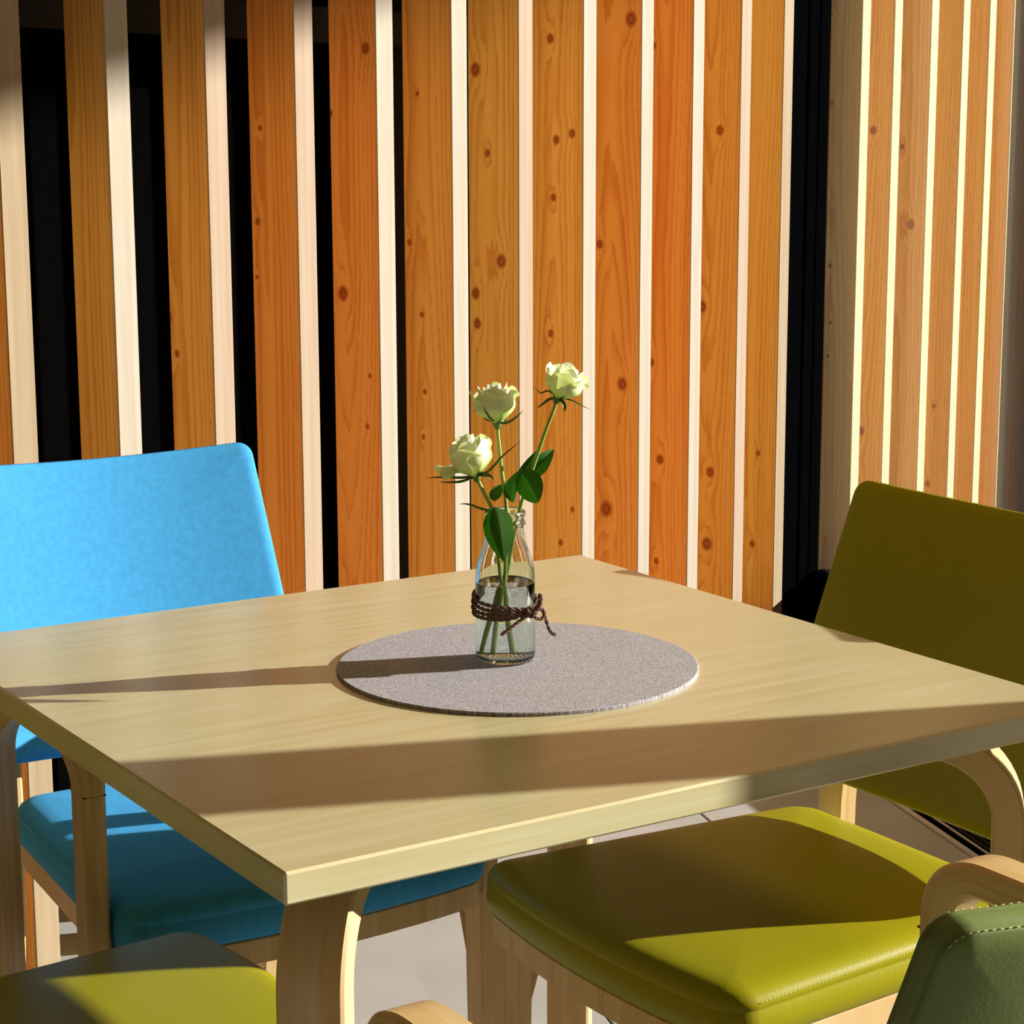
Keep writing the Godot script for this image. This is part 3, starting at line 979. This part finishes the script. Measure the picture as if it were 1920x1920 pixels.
func sepal(parent: Node3D, pts: Array, width: float) -> void:
	var path := curve(pts, 14)
	var m := M.new()
	var n := path.size()
	patch(m, 4, n - 1, func(u: float, v: float):
		var i := clampi(int(round(v * (n - 1))), 0, n - 1)
		var tan: Vector3 = (path[mini(i + 1, n - 1)] - path[maxi(i - 1, 0)]).normalized()
		var side := tan.cross(Vector3(0.15, 0.55, 0.8)).normalized()
		var up := side.cross(tan)
		var w := width * (0.55 + 0.6 * sin(v * PI * 0.6)) * (1.0 - pow(v, 1.6))
		return path[i] + side * u * w + up * absf(u) * w * 0.5)
	put("sepal", solid(m, mats.sepal, true), parent)

func leaf(parent: Node3D, base: Vector3, tip: Vector3, width: float, side_hint: Vector3, fold: float, bow: float) -> void:
	var dir := (tip - base)
	var side := (side_hint - dir * side_hint.dot(dir) / dir.length_squared()).normalized()
	var nrm := side.cross(dir.normalized()).normalized()
	var m := M.new()
	patch(m, 8, 22, func(u: float, v: float):
		var w := width * pow(sin(pow(v, 0.60) * PI), 0.75) * (1.0 - 0.15 * v)
		w *= 1.0 - 0.06 * absf(fposmod(v * 11.0, 1.0) - 0.3) * (1.0 if absf(u) > 0.99 else 0.0)
		var k := v + 0.04 * absf(u) * sin(v * PI)
		return base + dir * minf(k, 1.0) + side * u * w * cos(fold) + nrm * (absf(u) * w * sin(fold) + bow * sin(v * PI)))
	put("leaf", solid(m, mats.leaf, true), parent)

func build_roses() -> void:
	# positions are metres from the bottle's foot: x right, y up, z towards the camera
	var stems := {
		"mid": [Vector3(-0.0095, 0.008, 0.004), Vector3(-0.006, 0.045, 0.003), Vector3(-0.0007, 0.0764, 0.0), Vector3(0.0009, 0.115, -0.002), Vector3(0.0011, 0.1524, -0.001), Vector3(-0.0034, 0.188, -0.004), Vector3(-0.0074, 0.2287, -0.01)],
		"right": [Vector3(-0.0195, 0.008, 0.004), Vector3(-0.010, 0.045, 0.0), Vector3(0.0014, 0.0832, -0.005), Vector3(0.0085, 0.122, -0.004), Vector3(0.016, 0.155, 0.0), Vector3(0.0252, 0.1835, 0.0), Vector3(0.0365, 0.2171, 0.0), Vector3(0.0502, 0.254, 0.0)],
		"left": [Vector3(0.005, 0.008, -0.004), Vector3(0.001, 0.045, -0.002), Vector3(-0.0038, 0.0764, 0.001), Vector3(-0.0075, 0.115, 0.004), Vector3(-0.0107, 0.1445, 0.008), Vector3(-0.0197, 0.1665, 0.015), Vector3(-0.0271, 0.1828, 0.02)],
	}
	var r := {}
	for k in stems:
		var n := holder("rose")
		n.position = SPOT
		var m := M.new()
		tube(m, curve(stems[k], 40), 0.0021 if k != "right" else 0.0020, 0.0019, 10)
		put("stem", solid(m, mats.stem, true), n)
		r[k] = n
	tag(r.mid, "white cup-shaped rose of middle height, upright between the other two roses", "rose", "white roses in the bottle")
	tag(r.right, "tallest white rose, leaning right on a long bare stem", "rose", "white roses in the bottle")
	tag(r.left, "lowest white rose, leaning left, with one outer petal hanging open", "rose", "white roses in the bottle")
	bloom(r.mid, Vector3(-0.0074, 0.2300, -0.01), Vector3(-0.0115, 0.2680, -0.012), 0.0205, 0.75, 11)
	bloom(r.right, Vector3(0.0502, 0.2550, 0.0), Vector3(0.0635, 0.2860, 0.004), 0.0185, 0.8, 12)
	bloom(r.left, Vector3(-0.0271, 0.1838, 0.02), Vector3(-0.0375, 0.2230, 0.024), 0.0200, 0.7, 13, 2.9)
	# sepals
	var B := Vector3(-0.0074, 0.2300, -0.01)
	sepal(r.mid, [B, B + Vector3(-0.010, 0.004, 0.004), B + Vector3(-0.018, 0.011, 0.003), B + Vector3(-0.024, 0.013, 0.004)], 0.0018)
	sepal(r.mid, [B, B + Vector3(-0.006, 0.005, 0.012), B + Vector3(-0.010, 0.012, 0.017), B + Vector3(-0.0135, 0.0195, 0.019)], 0.0018)
	sepal(r.mid, [B, B + Vector3(0.009, 0.0005, 0.006), B + Vector3(0.017, 0.005, 0.006), B + Vector3(0.026, 0.013, 0.004)], 0.0020)
	sepal(r.mid, [B, B + Vector3(0.004, -0.003, -0.008), B + Vector3(0.008, 0.002, -0.016), B + Vector3(0.010, 0.010, -0.020)], 0.0018)
	B = Vector3(0.0502, 0.2550, 0.0)
	sepal(r.right, [B, B + Vector3(-0.008, -0.001, 0.004), B + Vector3(-0.015, -0.006, 0.005), B + Vector3(-0.021, -0.010, 0.004)], 0.0019)
	sepal(r.right, [B, B + Vector3(-0.009, 0.006, -0.004), B + Vector3(-0.016, 0.004, -0.006), B + Vector3(-0.023, 0.011, -0.006)], 0.0013)
	sepal(r.right, [B, B + Vector3(0.004, -0.003, 0.006), B + Vector3(0.0065, -0.008, 0.008), B + Vector3(0.006, -0.013, 0.008)], 0.0028)
	sepal(r.right, [B, B + Vector3(0.012, -0.002, 0.002), B + Vector3(0.022, -0.007, 0.002), B + Vector3(0.033, -0.012, 0.002)], 0.0012)
	B = Vector3(-0.0271, 0.1838, 0.02)
	sepal(r.left, [B, B + Vector3(-0.014, -0.001, 0.006), B + Vector3(-0.032, 0.0, 0.008), B + Vector3(-0.049, -0.001, 0.008)], 0.0019)
	sepal(r.left, [B, B + Vector3(-0.012, -0.0035, 0.010), B + Vector3(-0.024, -0.004, 0.014), B + Vector3(-0.036, -0.003, 0.016)], 0.0019)
	sepal(r.left, [B, B + Vector3(0.012, 0.005, 0.004), B + Vector3(0.026, 0.020, 0.004), B + Vector3(0.043, 0.034, 0.002)], 0.0018)
	sepal(r.left, [B, B + Vector3(0.007, 0.002, 0.008), B + Vector3(0.013, 0.001, 0.011), B + Vector3(0.017, -0.003, 0.012)], 0.0036)
	# leaves
	leaf(r.left, Vector3(-0.0105, 0.1540, 0.022), Vector3(-0.0010, 0.1080, 0.052), 0.0180, Vector3(1, 0.25, 0.1), 0.55, -0.004)
	leaf(r.right, Vector3(0.0135, 0.1875, 0.016), Vector3(0.0310, 0.1625, 0.046), 0.0150, Vector3(0.75, 0.45, 0.2), 0.35, 0.004)
	leaf(r.right, Vector3(0.0262, 0.1790, -0.004), Vector3(0.0470, 0.2035, -0.018), 0.0095, Vector3(0.8, -0.6, 0.3), 0.4, 0.003)
	leaf(r.right, Vector3(0.0060, 0.1560, 0.004), Vector3(0.0170, 0.1900, 0.016), 0.0100, Vector3(0.7, -0.3, 0.7), 0.5, 0.003)
	leaf(r.right, Vector3(0.0090, 0.1640, -0.004), Vector3(0.0300, 0.2010, -0.02), 0.0065, Vector3(0.8, -0.4, 0.3), 0.4, 0.002)
	leaf(r.mid, Vector3(-0.0095, 0.1560, 0.000), Vector3(-0.0035, 0.1680, -0.026), 0.0075, Vector3(1, 0.2, 0.2), 0.3, 0.002)
	sepal(r.left, [Vector3(-0.0107, 0.1480, 0.012), Vector3(-0.022, 0.1515, 0.018), Vector3(-0.034, 0.1570, 0.024), Vector3(-0.0438, 0.1584, 0.028)], 0.0018)

func _ready() -> void:
	# camera, sky, sun, exposure
	var cam := Camera3D.new()
	cam.name = "Camera"
	cam.fov = 27.731
	cam.near = 0.05
	cam.position = Vector3(0, 1.24417, 0)
	cam.rotation_degrees = Vector3(-10.3257, 0, -0.1666)
	add_child(cam)
	cam.current = true
	var env := Environment.new()
	env.background_mode = Environment.BG_SKY
	var sky := ProceduralSkyMaterial.new()
	sky.sky_top_color = Color(0.40, 0.55, 0.78)
	sky.sky_horizon_color = Color(0.82, 0.84, 0.86)
	sky.ground_bottom_color = Color(0.30, 0.29, 0.27)
	sky.ground_horizon_color = Color(0.55, 0.53, 0.50)
	sky.sun_angle_max = 0.0
	sky.sky_energy_multiplier = 0.3
	sky.ground_energy_multiplier = 0.3
	env.sky = Sky.new()
	env.sky.sky_material = sky
	env.tonemap_mode = Environment.TONE_MAPPER_LINEAR
	env.tonemap_exposure = 1.0
	env.sdfgi_enabled = true
	env.ssao_enabled = true
	env.ssil_enabled = true
	var we := WorldEnvironment.new()
	we.name = "Environment"
	we.environment = env
	add_child(we)
	var sun := DirectionalLight3D.new()
	sun.name = "sun"
	var az := deg_to_rad(SUN_AZ)
	var el := deg_to_rad(SUN_EL)
	var to_sun := Vector3(sin(az) * cos(el), sin(el), -cos(az) * cos(el))
	sun.look_at_from_position(to_sun * 10.0, Vector3.ZERO, Vector3.UP)
	sun.light_color = Color(1.0, 0.975, 0.935)
	sun.light_energy = 4.5
	sun.light_angular_distance = 0.53
	sun.sky_mode = DirectionalLight3D.SKY_MODE_LIGHT_ONLY
	sun.shadow_enabled = true
	add_child(sun)
	make_materials()
	build_setting()
	build_lamps()
	build_table()
	build_chairs()
	build_mat()
	build_bottle()
	build_twine()
	build_roses()
